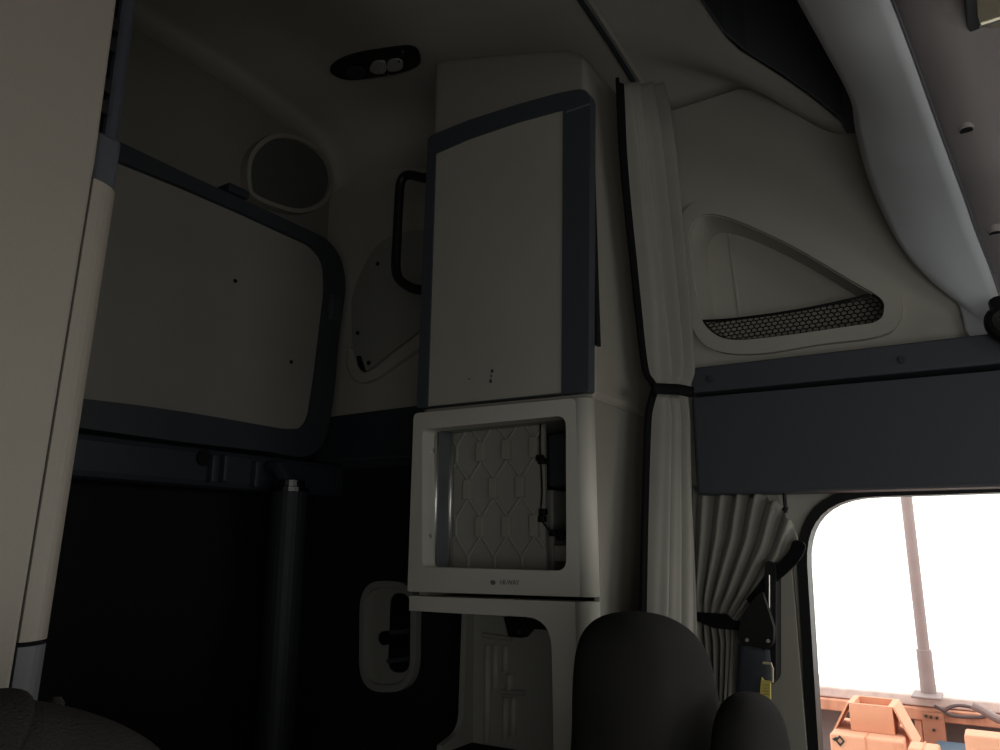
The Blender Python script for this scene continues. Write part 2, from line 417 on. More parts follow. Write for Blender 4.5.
# window of the door
w_in = inset(w_out, .0)
w1 = thing('window_1', '', '', (XR, -.2, .86), kind='structure')
V, F = plate_g(0, XR-.012, XR+.031, inset(w_out, -.014), [inset(w_out, .004)]); mk('window_frame', V, F, black, w1, bevel=.006, seg=3)
V, F = plate_g(0, XR+.016, XR+.019, inset(w_out, .002)); mk('window_pane', V, F, glass, w1)
w2 = thing('window_2', '', '', (XL, -.4, .9), kind='structure')
V, F = plate_g(0, XL-.035, XL+.012, inset(wl, -.018), [inset(wl, .006)]); mk('window_frame', V, F, black, w2, bevel=.006)
V, F = plate_g(0, XL-.018, XL-.015, inset(wl, .002)); mk('window_pane', V, F, glass, w2)
w3 = thing('window_3', '', '', (.55, YF, .95), kind='structure')
V, F = plate_g(1, YF-.035, YF+.012, inset(ws, -.018), [inset(ws, .006)]); mk('window_frame', V, F, black, w3, bevel=.006)
V, F = plate_g(1, YF-.018, YF-.015, inset(ws, .002)); mk('window_pane', V, F, glass, w3)
# B-pillar cover beside the window
V, F = plate_g(0, XR-.018, XR, fillet([(.325, FZ), (.325, 1.36), (.345, 1.46), (.50, 1.46), (.50, FZ)], .02)); mk('trim_2', V, F, beige, bevel=.008, seg=4, info='structure')
# rear side wall: navy lower cladding and dark upholstery
lowz = on(0, XR-.012, 345, 415).z
V, F = plate_g(0, XR-.016, XR, [(.95, lowz-.16), (YB-.01, lowz-.16), (YB-.01, lowz), (.95, lowz)]); mk('trim_3', V, F, navyd, bevel=.006, info='structure')
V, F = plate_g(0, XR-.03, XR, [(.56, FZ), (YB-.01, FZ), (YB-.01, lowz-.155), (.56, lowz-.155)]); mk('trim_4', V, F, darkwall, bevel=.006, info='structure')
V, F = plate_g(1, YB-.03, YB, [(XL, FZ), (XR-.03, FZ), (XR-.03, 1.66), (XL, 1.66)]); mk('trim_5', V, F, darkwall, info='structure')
# ledge line above the lower wall
tube('trim_6', [on(0, XR-.02, 300, 462), on(0, XR-.02, 418, 456)], .006, navy, n=8, info='structure')
# access cover on the side wall
cv = thing('access_cover', 'flat grey rounded access cover screwed to the side wall behind the tall cabinet', 'cover panel', (XR, 1.3, 1.8))
co = smoothpoly(P2(0, XR, [(356, 345), (355, 300), (368, 265), (384, 243), (410, 233), (440, 231), (462, 240), (462, 290), (440, 316), (424, 330), (395, 352), (368, 372), (358, 366)]), 3)
V, F = plate_g(0, XR-.012, XR, co); mk('cover_plate', V, F, grayp, cv, bevel=.004)
cr = smoothpoly(P2(0, XR, [(354, 348), (362, 368), (372, 374), (398, 356), (428, 332), (432, 342), (400, 366), (375, 382), (360, 382), (352, 366)]), 3)
V, F = plate_g(0, XR-.02, XR, cr); mk('lower_lip', V, F, wallm, cv, bevel=.006)
for px, py in ((378, 264), (358, 333), (369, 363)):
    q = on(0, XR-.012, px, py); V, F = disc_g(0, XR-.015, XR-.01, (q.y, q.z), .006, 10); mk('screw', V, F, black, cv)
q = P2(0, XR-.012, [(357, 356), (361, 356), (365, 368), (366, 372), (361, 370), (358, 364)])
V, F = plate_g(0, XR-.0145, XR-.01, q); mk('worn_notch', V, F, black, cv)
# round vent in the rear corner
VP = YB-.03
vr = smoothpoly(P2(1, VP, [(248, 184), (249, 158), (262, 140), (282, 133), (308, 140), (328, 158), (334, 182), (325, 204), (302, 213), (275, 207), (254, 197)]), 4)
vt = thing('corner_speaker', 'rounded dark speaker grille in a beige surround high in the rear corner', 'speaker', (1.3, VP, 2.3))
V, F = plate_g(1, VP, YB, vr, [inset(vr, .013)]); mk('surround', V, F, beige, vt, bevel=.008, seg=3)
V, F = plate_g(1, VP+.012, YB, inset(vr, .011)); mk('grille', V, F, mat('grille_cloth', (.11, .11, .10), .9, bump=1, bscale=900), vt)

# ================================================================ UPPER BUNK, folded against the rear wall
BY = 1.45
bk = thing('folded_bunk', 'large beige upper bunk folded upright, edged by a thick dark navy frame', 'bunk', (1.0, BY, 1.58))
bo_px = [(60, 119), (118, 146), (190, 180), (250, 207), (300, 230), (322, 240), (336, 258), (341, 284), (338, 310), (333, 345), (330, 385), (325, 420), (318, 447), (300, 459), (262, 452), (180, 443), (84, 430), (30, 423)]
bi_px = [(50, 142), (108, 161), (180, 190), (240, 216), (290, 239), (308, 247), (320, 262), (322, 290), (317, 330), (311, 380), (305, 418), (298, 429), (280, 430), (200, 416), (140, 407), (80, 400), (30, 394)]
bo = P2(1, BY, bo_px); bi = P2(1, BY, bi_px)
def extleft(pts):                                     # carry the left end on behind the left cabinet
    a, b = pts[0], pts[-1]; return [(.10, lerp(a[1], pts[1][1], 0)), *pts, (.10, b[1])]
bo = extleft(bo); bi2 = [(.14, bi[0][1]), *bi, (.14, bi[-1][1])]
bo = fillet(bo, .035, 4); bi2 = fillet(bi2, .03, 4)
V, F = plate_g(1, BY-.02, BY+.05, bo, [bi2]); mk('bunk_frame', V, F, mat('bunk_frame_plastic', (.043, .048, .060), .6, bump=.25, bscale=500), bk, bevel=.012, seg=3)
V, F = plate_g(1, BY-.006, BY+.045, inset(bi2, -.004)); mk('bunk_panel', V, F, bunkm, bk)
q = on(1, BY-.02, 333, 308)
rbox('latch', q.x-.018, q.x+.026, BY-.032, BY+.02, q.z-.04, q.z+.035, navy, bk, .008)
q = on(1, BY-.02, 237, 192)
rbox('hinge_tab', q.x-.03, q.x+.03, BY-.03, BY+.02, q.z-.01, q.z+.012, navyd, bk, .005)
for px, py in ((235, 281), (291, 362)):
    q = on(1, BY-.006, px, py); V, F = disc_g(1, BY-.0085, BY-.005, (q.x, q.z), .005, 10); mk('button', V, F, black, bk)
# support rail under the bunk
rl = thing('bunk_support_rail', 'dark navy support rail with brackets running below the folded bunk', 'rail', (.9, 1.42, 1.45))
z1 = on(1, 1.44, 180, 447).z; z0 = on(1, 1.44, 200, 482).z
rbox('rail_beam', .10, 1.47, 1.445, 1.55, z0-.01, min(p[1] for p in bo)-.003, navyd, rl, .015)
for px, w in ((211, .006), (223, .006), (254, .006)):
    q = on(1, 1.44, px, 462 if px < 240 else 468); rbox('bracket_rib', q.x-w, q.x+w, 1.425, 1.452, q.z-.045, q.z+.015, navy, rl, .003)
q = on(1, 1.445, 203, 458); V, F = disc_g(1, 1.438, 1.452, (q.x, q.z), .018, 16); mk('socket', V, F, black, rl)
# post
ptp = on(1, 1.33, 299, 482)
ps = thing('bunk_post', 'dark navy upright post with a metal cap under the folded bunk', 'post', (ptp.x, 1.36, .724))
V, F = tube_g([(ptp.x, 1.36, .724), (ptp.x, 1.36, ptp.z-.02)], .042, 24); mk('post_shaft', V, F, mat('charcoal_tube', (.022, .025, .032), .6), ps)
V, F = tube_g([(ptp.x, 1.36, ptp.z-.022), (ptp.x, 1.36, ptp.z-.012), (ptp.x, 1.36, ptp.z-.01), (ptp.x, 1.36, ptp.z+.004)], [.044, .044, .034, .034], 24); mk('post_cap', V, F, mat('dark_steel', (.12, .12, .12), .3, 1), ps)
tube('post_neck', [(ptp.x, 1.37, ptp.z), (ptp.x, 1.40, ptp.z+.035), (ptp.x, 1.425, ptp.z+.04)], .018, navyd, ps)
# lower bunk below
lb = thing('lower_bunk', 'black upholstered lower bunk in the dark at the back of the cab', 'bunk', (.6, 1.3, FZ))
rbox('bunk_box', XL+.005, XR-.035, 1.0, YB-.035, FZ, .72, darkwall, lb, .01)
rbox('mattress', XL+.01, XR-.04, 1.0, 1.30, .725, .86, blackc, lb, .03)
# framed hatch low on the side wall
hat = thing('side_hatch', 'upright rounded beige hatch frame around a black latch on the dark side wall', 'hatch', (XR-.03, 1.35, 1.0))
ho = fillet(P2(0, XR-.045, [(361, 580), (418, 582), (416, 692), (360, 692)]), .075, 8)
hi = fillet(P2(0, XR-.045, [(387, 593), (408, 594), (407, 674), (384, 672)]), .03, 6)
V, F = plate_g(0, XR-.05, XR-.028, ho, [inset(ho, .016)]); mk('hatch_frame', V, F, grayp, hat, bevel=.008, seg=3)
V, F = plate_g(0, XR-.036, XR-.028, inset(ho, .014), [hi]); mk('hatch_face', V, F, grayp, hat, bevel=.002)
V, F = plate_g(0, XR-.031, XR-.026, inset(hi, -.01)); mk('hatch_recess', V, F, black, hat)
for z_ in (637, 665):
    p1, p2 = on(0, XR-.034, 388, z_-4), on(0, XR-.034, 408, z_-6); tube('latch_bar', [p1, p2], .006, navy, hat)
q = on(0, XR-.04, 386, 638); V, F = disc_g(0, XR-.05, XR-.03, (q.y, q.z), .016, 14); mk('latch_knob', V, F, black, hat, bevel=.003)

# ================================================================ RIGHT CABINET
CX, CN, CF = 1.15, .558, .945                    # inner face x, near y, far y
cb_ = thing('tall_cabinet', 'tall beige cabinet with a navy-framed upper door, open middle niche and open shelf below', 'cabinet', (1.32, .75, FZ))
def ctop(y): return cz(1.3, y)-.012
side = [(CN, 1.27), (CN, 2.285), (.60, 2.318), (.70, 2.352), (.82, 2.39), (CF-.01, 2.425), (CF, 1.27)]

# upper body: hollow from the niche up; built as front panel, back panel, door-side face
V, F = plate_g(0, CX+.012, XR-.002, [(CN, 1.60)]+side[1:-1]+[(CF, 1.60)])
V = [(x, y, min(z, cz(x, y)-.008) if z > 2 else z) for x, y, z in V]
mk('upper_body', V, F, mat('upper_body_plastic', (.32, .30, .265), .55, bump=.25, bscale=500), cb_, bevel=.018, seg=4)
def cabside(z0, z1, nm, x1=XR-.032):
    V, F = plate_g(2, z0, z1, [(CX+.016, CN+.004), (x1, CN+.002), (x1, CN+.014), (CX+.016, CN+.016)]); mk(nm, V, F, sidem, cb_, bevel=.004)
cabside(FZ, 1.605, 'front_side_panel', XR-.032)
V, F = plate_g(1, CF-.012, CF, [(CX+.02, 1.26), (XR-.032, 1.26), (XR-.032, 1.60), (CX+.02, 1.60)]); mk('rear_side_panel', V, F, beige, cb_)
# upper door
d_out = P2(0, CX, [(419, 409), (430, 141), (433, 137), (470, 122), (520, 106), (560, 95), (580, 91), (588, 92), (592, 98), (590.5, 392)])
d_in = P2(0, CX, [(430, 407), (438, 155), (470, 141), (520, 124), (560, 113), (565, 112), (563.5, 393.5)])
V, F = plate_g(0, CX-.008, CX+.016, fillet(d_out, [.004]*6+[.02]*3+[.004], 3), [inset(d_in[:], 0)]); dr = mk('door', V, F, navy, cb_, bevel=.004, seg=3)
V, F = plate_g(0, CX-.005, CX+.014, inset(d_in, -.002)); mk('door_panel', V, F, doorm, dr)
p1, p2 = on(0, CX-.0085, 566, 112), on(0, CX-.0085, 590, 108)
V, F = boxg(CX-.0088, CX-.006, p2.y, p1.y, p1.z-.002, p1.z+.0012); mk('door_seam', V, F, mat('seam_grey', (.16, .17, .2), .4), dr)
for px, py, r in ((492, 371, .0045), (491, 376, .003), (490.5, 381, .005), (469, 379, .002)):
    q = on(0, CX-.006, px, py); V, F = disc_g(0, CX-.0062, CX-.0045, (q.y, q.z), r*.6, 10, r*.8); mk('lock_mark', V, F, navyd, dr)
V, F = boxg(CX+.0155, CX+.03, CN-.006, CN+.001, 1.70, 2.12); mk('hinge_strip', V, F, black, cb_)
# grab handle on the far side
g = [on(0, CX+.03, *p) for p in ((440, 180), (424, 178), (408, 175), (401, 182), (399, 200), (397, 240), (396, 268), (400, 280), (412, 288), (424, 290), (440, 292))]
g[0].y = g[1].y; g[-1].y = g[-2].y
g = [Vector((CX+.03, CF-.003, on(0, CX+.03, 428, 178).z))]+g[1:-1]+[Vector((CX+.03, CF-.003, on(0, CX+.03, 428, 291).z))]
tube('grab_bar', catmull(g, 5), .0105, black, cb_, 12)
# niche unit
n_out = fillet([(CF+.006, 1.270), (CF+.002, 1.612), (CN+.027, 1.604), (CN+.027, 1.272)], [.006, .012, .012, .006], 4)
n_in = fillet(P2(0, CX, [(425, 430), (568, 416), (568.5, 571), (425, 567)]), [.012, .02, .02, .012], 5)
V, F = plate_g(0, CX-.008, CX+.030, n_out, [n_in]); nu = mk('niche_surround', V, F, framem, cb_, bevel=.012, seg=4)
y_l, y_r = max(p[0] for p in n_in), min(p[0] for p in n_in); zt, zb = max(p[1] for p in n_in), min(p[1] for p in n_in)
BX = on(1, y_l-.003, 454.5, 500).x
for z0_, z1_ in ((1.272, 1.604), (FZ+.001, 1.264)):
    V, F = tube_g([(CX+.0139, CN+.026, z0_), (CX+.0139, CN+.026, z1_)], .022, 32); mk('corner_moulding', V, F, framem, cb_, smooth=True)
# side, floor and top of the niche
rbox('niche_floor', CX+.014, XR-.04, CN+.016, CF-.014, zb-.02, zb-.006, grayp, cb_, .003)
rbox('niche_top', CX+.014, XR-.04, CN+.016, CF-.014, zt+.006, zt+.016, grayp, cb_, .003)
rbox('niche_side', CX+.022, BX+.02, y_l+.001, y_l+.012, zb-.006, zt+.006, beige, cb_, .003)
# moulded back with raised hexagon ribs
yr = on(0, BX, 545, 500).y
hb = []
ca_, cb2 = (yr, y_l), (zb-.006, zt+.006)
hb.append(boxg(BX, BX+.01, yr, y_l, cb2[0], cb2[1]))
def rib(p, q, r=.004): hb.append(tube_g([(BX-.001, *p), (BX-.001, *q)], r, 6))
hw = .062; hh = .040; tt = .034
for r in range(-1, 5):
    for c in range(-1, 6):
        y0 = yr+.02+c*hw*1.0+(hw/2 if r % 2 else 0); z0 = cb2[0]+.01+r*(hh+tt)
        seg = [((y0-hw/2, z0+tt/2), (y0, z0+tt/2+hh)), ((y0, z0+tt/2+hh), (y0+hw/2, z0+tt/2)), ((y0-hw/2, z0-tt/2), (y0-hw/2, z0+tt/2))]
        for p, q in seg:
            ok = lambda s: yr+.002 <= s[0] <= y_l-.002 and cb2[0] <= s[1] <= cb2[1]
            if ok(p) and ok(q): rib(p, q)
            elif ok(p) != ok(q):
                a_, b2 = (p, q) if ok(p) else (q, p); lo, hi_ = 0, 1
                for _ in range(12):
                    m_ = (lo+hi_)/2; s = (lerp(a_[0], b2[0], m_), lerp(a_[1], b2[1], m_))
                    if ok(s): lo = m_
                    else: hi_ = m_
                if lo > .1: rib(a_, (lerp(a_[0], b2[0], lo), lerp(a_[1], b2[1], lo)))
# raised lozenges in the upright rows
for r in range(0, 4):
    for c in range(0, 4):
        y0 = yr+.02+c*hw+(hw/2 if r % 2 else 0)-hw/2; z0 = cb2[0]+.01+r*(hh+tt)
        if yr+.012 < y0 < y_l-.03 and z0+.02 < cb2[1] and z0-.02 > cb2[0]: hb.append(boxg(BX-.011, BX+.002, y0-.009, y0+.009, z0-.02, z0+.02))
nrib = sum(len(f) for v, f in hb if len(v) != 8)+6
V, F = join(*hb); nb = mk('niche_back', V, F, grayp, cb_, bevel=.0015)
nb.data.materials.append(beige)
for p in list(nb.data.polygons)[nrib:]: p.material_index = 1
# chrome strips at the back-left corner, the blue-grey panel between them
for px0, px1 in ((438.5, 433), (453, 447.5)):
    X = CX+.012 + (.055 if px0 < 450 else .105)
    q0, q1 = on(1, y_l-.003, px0, 427), on(1, y_l-.003, px1, 567)
    x_ = (q0.x+q1.x)/2
    V, F = tube_g([(x_, y_l-.003, zb-.004), (x_, y_l-.003, zt+.004)], .0045, 12); mk('chrome_strip', V, F, satin, cb_, smooth=True)
xa, xb = on(1, y_l, 437, 500).x, on(1, y_l, 449.5, 500).x
rbox('door_track', xa, xb, y_l-.003, y_l+.001, zb-.004, zt+.004, bluegrey, cb_, .001)
for py in (451, 536):
    q = on(1, y_l, 432 if py < 500 else 428, py); V, F = disc_g(1, y_l-.006, y_l+.001, (q.x, q.z), .005, 12); mk('screw', V, F, satin, cb_, bevel=.001)
# depths to the right of the moulded back
q0, q1 = on(0, BX+.07, 549, 420), on(0, BX+.07, 580, 486)
rbox('niche_insert', BX+.07, BX+.14, CN+.02, on(0, BX+.07, 545, 450).y, q1.z, zt, navy, cb_, .012)
q0, q1 = on(0, BX+.05, 540, 490), on(0, BX+.05, 554, 566)
rbox('junction_box', BX+.05, BX+.16, q1.y, q0.y, zb-.004, q0.z, grayp, cb_, .004)
q0, q1 = on(0, BX+.03, 553, 545), on(0, BX+.03, 568, 556)
rbox('clip_block', BX+.03, BX+.06, q1.y, q0.y, q1.z-.01, q0.z, grayp, cb_, .003)
cbl = [on(0, BX-.006, *p) for p in ((541, 418), (540, 440), (541, 465), (542, 490), (541, 515), (545, 525), (554, 534), (567, 538))]
tube('wire', catmull(cbl, 5), .0018, black, cb_, 6)
for px, py in ((540, 458), (542, 461), (543, 512), (542, 519), (553, 533), (560, 537), (562, 533)):
    q = on(0, BX-.006, px, py); rbox('wire_clip', BX-.012, BX+.001, q.y-.007, q.y+.007, q.z-.006, q.z+.006, black, cb_, .002)
# tiny dark marking under the niche (illegible maker's mark)
q = on(0, CX-.0085, 493, 582.5); V, F = disc_g(0, CX-.0092, CX-.0078, (q.y, q.z), .0055, 10, .0042); mk('emblem', V, F, mat('faint_print', (.15, .15, .15), .6), nu)
tc = bpy.data.curves.new('t', 'FONT'); tc.body = 'HI-WAY'; tc.size = 1; tc.extrude = .02
to = bpy.data.objects.new('t', tc); COL.objects.link(to); bpy.context.view_layer.update()
tm = bpy.data.meshes.new_from_object(to.evaluated_get(bpy.context.evaluated_depsgraph_get()))
q0, q1 = on(0, CX-.0085, 500.5, 581), on(0, CX-.0085, 519.5, 583)
xs = [v.co.x for v in tm.vertices]; wd = max(xs)-min(xs); sc = (q0.y-q1.y)/wd
V = [(CX-.0085-v.co.z*.02, q0.y-(v.co.x-min(xs))*sc, q0.z-.006+v.co.y*sc*1.1) for v in tm.vertices]; F = [list(p.vertices) for p in tm.polygons]
bpy.data.objects.remove(to); mk('lettering', V, F, mat('faint_print', (.15, .15, .15), .6), nu)
# lower open frame: apron, near post, panel with a rounded lower opening
lo_out = [(CF+.004, 1.262), (CN+.012, 1.264), (CN+.020, FZ), (CN+.078, FZ), (CN+.078, 1.10)]
z_ap = on(0, CX, 420, 611).z
pf = [(CF+.004, 1.262), (CF+.004, z_ap-.002), on(0, CX, 470, 615)[1:], ]
o_ = [(CF+.004, 1.262), (CN+.027, 1.264), (CN+.027, FZ+.002)]
yp = on(0, CX, 555.5, 700).y
c_ = fillet([(yp, FZ+.002), (yp+.004, on(0, CX, 555, 622).z+.006), (on(0, CX, 470, 614).y, on(0, CX, 470, 614).z), (CF+.004, z_ap)], [0, .05, 0, 0], 8)
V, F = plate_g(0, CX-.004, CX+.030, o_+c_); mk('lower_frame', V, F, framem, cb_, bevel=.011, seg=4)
# inner partition with vertical ribs
px_ = CX+.15
ya, yb = on(0, px_, 472, 680).y, on(0, px_, 560, 680).y
V, F = plate_g(0, px_, px_+.012, [(CN+.02, .98), (ya, .98), (ya-.0, 1.245), (CN+.02, 1.245)]); ip = mk('inner_partition', V, F, grayp, cb_, bevel=.003)
rp = []
for x0, ya_, yb_ in ((488, 645, 742), (496, 645, 690), (506, 646, 672), (510, 674, 690), (506, 698, 740), (514, 698, 735)):
    p, q = on(0, px_-.002, x0, ya_), on(0, px_-.002, x0-1, yb_); rp.append(tube_g([p, q], .0065, 10))
V, F = join(*rp); mk('partition_ribs', V, F, wallm, ip, smooth=True)
for a_, b2 in (((483, 635), (512, 639)), ((501, 692), (525, 693))):
    tube('partition_groove', [on(0, px_-.003, *a_), on(0, px_-.003, *b2)], .005, grayp, ip, 8)
bq = P2(0, px_-.05, [(503, 617), (560, 620), (560, 631), (530, 629), (523, 638), (508, 637)])
V, F = plate_g(0, px_-.05, px_-.03, bq); mk('hinge_bracket', V, F, black, cb_, bevel=.002)
q = on(0, px_-.052, 519, 632); V, F = disc_g(0, px_-.053, px_-.049, (q.y, q.z), .004, 10); mk('screw', V, F, steel, cb_)
rbox('lower_shelf', CX+.024, XR-.04, CN+.016, .93, .965, .98, darkwall, cb_, .004)
V, F = plate_g(1, ya-.004, ya+.008, fillet([(px_-.10, .982), (px_+.0, .982), (px_+.0, 1.245), (px_-.025, 1.245), (px_-.035, 1.01), (px_-.10, .995)], [.003, .003, .003, .003, .05, .003], 8)); mk('partition_edge', V, F, grayp, cb_)

# ================================================================ LEFT CABINET (mirror twin, nearer)
LX = .277
lc = thing('near_cabinet', 'pale beige near cabinet wall filling the left edge of the photo, with rounded corner column', 'cabinet', (0, .74, FZ))
LY = .55
V, F = plate_g(1, LY, LY+.02, [(XL+.005, FZ), (LX-.0045, FZ), (LX-.0045, 1.63), (LX-.004, 1.64), (LX-.004, 2.30), (XL+.03, 2.22), (XL+.005, 2.1)]); V = [(x-.0085*max(0, 1.63-z)/.344 if x > LX-.03 else x, y, z) for x, y, z in V]; mk('front_panel', V, F, beige_l, lc, bevel=.003)
rbox('cabinet_body', XL+.005, LX-.036, LY+.022, .93, FZ, 2.2, beige_l, lc, .004)
def shear(V): return [(x-.0085*max(0, 1.63-z)/.344 if x > LX-.03 else x, y, z) for x, y, z in V]
def column(z0, z1, m, nm, par):
    pts = [(LX-.0034, LY+.001)]+[(LX-.001+.025*math.sin(a), LY+.026-.025*math.cos(a)) for a in [PI/2*i/8 for i in range(9)]]+[(LX+.024, LY+.06), (LX-.0025, LY+.06)]
    V, F = plate_g(2, z0, z1, pts); return mk(nm, shear(V), F, m, par)
column(1.289, 1.628, beige_l, 'corner_column', lc)
column(.9, 1.286, mat('slate_foot', (.115, .12, .14), .55), 'column_foot', lc)
rbox('niche_side', LX-.034, LX-.012, LY+.065, .93, FZ, 1.60, beige_l, lc, .003)
rbox('gap_shade_strip', LX-.004, LX+.007, LY+.024, .90, 1.632, 2.2, black, lc, 0.001)  # solid black strip standing in for shade in the gap beside the door
rbox('cabinet_door', LX+.0085, LX+.0215, LY+.018, .92, 1.636, 2.2, navyd, lc, .004)
rbox('door_foot', LX+.0, LX+.0205, LY+.012, LY+.05, 1.63, 1.675, navy, lc, .003)
parts = [boxg(LX-.004, LX-.001, LY+.012, LY+.0195, 1.68, 2.19)]
for i in range(26):
    z = 1.69+i*.019
    if i % 3 != 2: parts.append(boxg(LX-.003, LX+.005, LY+.010, LY+.019, z, z+.012))
V, F = join(*parts); mk('hinge', V, F, black, lc)

# ================================================================ CEILING LAMP
def onceil(px, py):
    r = fw+rt*((px-500)/FP)+up*((375-py)/FP); t = .4
    while t < 4:
        p = Vector((0, 0, CZ))+r*t
        if p.z >= cz(p.x, p.y): return p
        t += .002
    return p
cl = [onceil(*p) for p in ((330, 68), (345, 56), (380, 48), (410, 45), (420, 53), (416, 64), (385, 73), (350, 77))]
ctr = sum(cl, Vector())/len(cl)
lm = thing('ceiling_lamp', 'black oval ceiling lamp with two clear lenses in the dark headliner', 'ceiling lamp', ctr)
ol = smoothpoly([(p.x, p.y) for p in cl], 4)
cz0 = min(p.z for p in cl)
nx = Vector((0, 0, 1))
def lampplate(outline, d0, d1):
    V, F = plate_g(2, 0, 1, outline)
    return [(v[0], v[1], cz(v[0], v[1])+(d1 if v[2] > .5 else d0)) for v in V], F
V, F = lampplate(ol, -.010, .004); mk('lamp_housing', V, F, black, lm, bevel=.004, seg=3)
for pxs, nm in ((((370, 65), (373, 58), (380, 56), (386, 58), (386, 66), (378, 69)), 'lamp_lens'), (((388, 65), (388, 57), (395, 54), (402, 56), (403, 62), (396, 66)), 'lamp_lens'), (((346, 67), (354, 62), (364, 64), (364, 71), (352, 73)), 'lamp_switch')):
    c2 = smoothpoly([(onceil(*p).x, onceil(*p).y) for p in pxs], 4); V, F = lampplate(c2, -.016, -.008)
    mk(nm, V, F, lens if nm == 'lamp_lens' else navyd, lm, bevel=.004, seg=2)
for px, py in ((374, 66), (379, 65), (384, 67), (389, 68), (399, 55), (403, 45)):
    q = onceil(px, py); V, F = tube_g([(q.x, q.y, q.z-.016), (q.x, q.y, q.z-.02)], .0025, 8); mk('led', V, F, chrome, lm)

# ================================================================ CURTAIN TRACK
TY = .54
tk = thing('curtain_track', 'thin double curtain track crossing the headliner to the tied curtain', 'curtain track', (1.0, TY, 2.35))
for dy, nm, mm, r in ((-.008, 'rail_strip', liner, .006), (.008, 'rail_strip', navyd, .005)):
    pts = [(lerp(-.2, 1.47, i/30), TY+dy, cz(lerp(-.2, 1.47, i/30), TY+dy)-.006) for i in range(31)]
    tube(nm, pts, r, mm, tk, 8)

# ================================================================ CURTAINS
def P5(y, px, py): return on(1, y, px, py)
CY = .500
cu = thing('side_curtain', 'long beige curtain tied by a black band, hanging from the ceiling track', 'curtain', (1.35, CY, 1.1))
Lp = [(624, 83), (630, 140), (637, 200), (644, 260), (650, 320), (655, 372), (658, 390), (658, 420), (656, 470), (654, 530), (652, 590), (650, 660), (648, 760)]
Rp = [(658, 84), (662, 110), (668, 160), (674, 220), (681, 290), (688, 372), (690, 390), (691, 420), (692, 470), (694, 530), (695, 590), (696, 660), (698, 760)]
LC = [P5(CY, *p) for p in Lp]; RC = [P5(CY-.03, *p) for p in Rp]
def cfold(u, v):
    a, b = poly_at(LC, v), poly_at(RC, v); p = a.lerp(b, u)
    tie = math.exp(-((v-.49)/.05)**2); top_ = math.exp(-(v/.07)**2)
    A = .013*(1-.75*tie)*(1-.3*top_)
    f = math.sin(u*2*PI*2.6+.8*math.sin(v*5)+.6)+.45*math.sin(u*2*PI*5.7+2*v*3)
    if v > .5: f = math.sin(u*2*PI*3.2+.5+v*1.5)+.35*math.sin(u*2*PI*6.1+v*4)
    return p+Vector((.3*A*f*0, A*f, 0))
V, F = grid_g(cfold, 80, 90); mk('curtain_cloth', V, F, curt, cu, smooth=True, solid=.003)
def hem(u, v):
    a = poly_at(LC, v); w = lerp(.022, .016, sst(v*3))
    return cfold(0, v)+Vector((-w*(1-u)-.001+.004*u, .006*math.sin(u*PI)-.002, 0))
V, F = grid_g(hem, 6, 80); mk('curtain_hem', V, F, blackc, cu, smooth=True, solid=.006)
def band(u, v):
    a, b = P5(CY-.022, 653, 383), P5(CY-.052, 693, 387); a2, b2 = P5(CY-.022, 653, 393), P5(CY-.052, 693, 397)
    p = a.lerp(b, u); q = a2.lerp(b2, u); r = p.lerp(q, v)
    return r+Vector((0, -.006*math.sin(PI*u)+.002*math.sin(9*u), 0))
V, F = grid_g(band, 16, 2); tb = mk('curtain_tie', V, F, blackc, cu, smooth=True, solid=.006)
# second curtain, gathered under the header
C2X = 1.465
c2 = thing('window_curtain', 'short pleated beige curtain gathered by a black strap below the navy header', 'curtain', (C2X, .4, 1.1))
cols = [
 [(692, 488), (691, 540), (692, 590), (694, 612), (695, 640), (696, 690), (700, 760)],
 [(712, 489), (708, 540), (703, 590), (701, 612), (704, 640), (706, 690), (708, 760)],
 [(731, 492), (724, 540), (712, 592), (708, 614), (712, 640), (714, 680), (714, 760)],
 [(748, 494), (741, 540), (724, 594), (715, 616), (721, 640), (721, 680), (719, 760)],
 [(768, 497), (756, 545), (736, 596), (724, 619), (728, 642), (727, 675), (723, 760)],
 [(786, 512), (774, 552), (748, 596), (731, 620), (733, 643), (731, 670), (726, 760)],
 [(799, 540), (781, 566), (755, 598), (737, 622), (736, 645), (734, 670), (728, 760)]]
cw = [[on(0, C2X, *p) for p in c] for c in cols]
def c2f(u, v):
    n = len(cw)-1; f = min(u*n, n-1e-6); i = int(f)
    p = poly_at(cw[i], v).lerp(poly_at(cw[i+1], v), f-i)
    tie = math.exp(-((v-.5)/.08)**2)
    A = .013*(1-.7*tie)*(1-.75*sst((u-.80)/.15))
    ff = math.sin(u*2*PI*6.5+.4)+.3*math.sin(u*2*PI*13+v*3)
    if v < .12: ff *= 1.1
    return p+Vector((A*ff, 0, .006*math.sin(u*2*PI*6.5+2)*(1-min(1, v*6))))
V, F = grid_g(c2f, 120, 50); mk('curtain_cloth', V, F, curt, c2, smooth=True, solid=.003)
hpts = [on(0, C2X-.014, *p) for p in ((800, 541), (796, 553), (785, 566), (772, 578), (760, 592), (750, 603))]
hpts = resample(catmull(hpts, 5), 26)
V, F = [], []
for i, p in enumerate(hpts):
    t = (hpts[min(i+1, 25)]-hpts[max(i-1, 0)]).normalized(); nn = Vector((0, -t.z, t.y)); w = lerp(.012, .009, i/25) if i else .006
    V += [p+nn*w, p-nn*w]
F = [[2*i, 2*i+1, 2*i+3, 2*i+2] for i in range(25)]
mk('curtain_hem', V, F, blackc, c2, solid=.008)
st = [on(0, C2X-.016, *p) for p in ((695, 612), (728, 614), (733, 620), (752, 625), (752, 633), (738, 630), (715, 628), (696, 620))]
V, F = plate_g(0, C2X-.024, C2X-.014, [(p.y, p.z) for p in st]); mk('tie_strap', V, F, blackc, c2, bevel=.002)
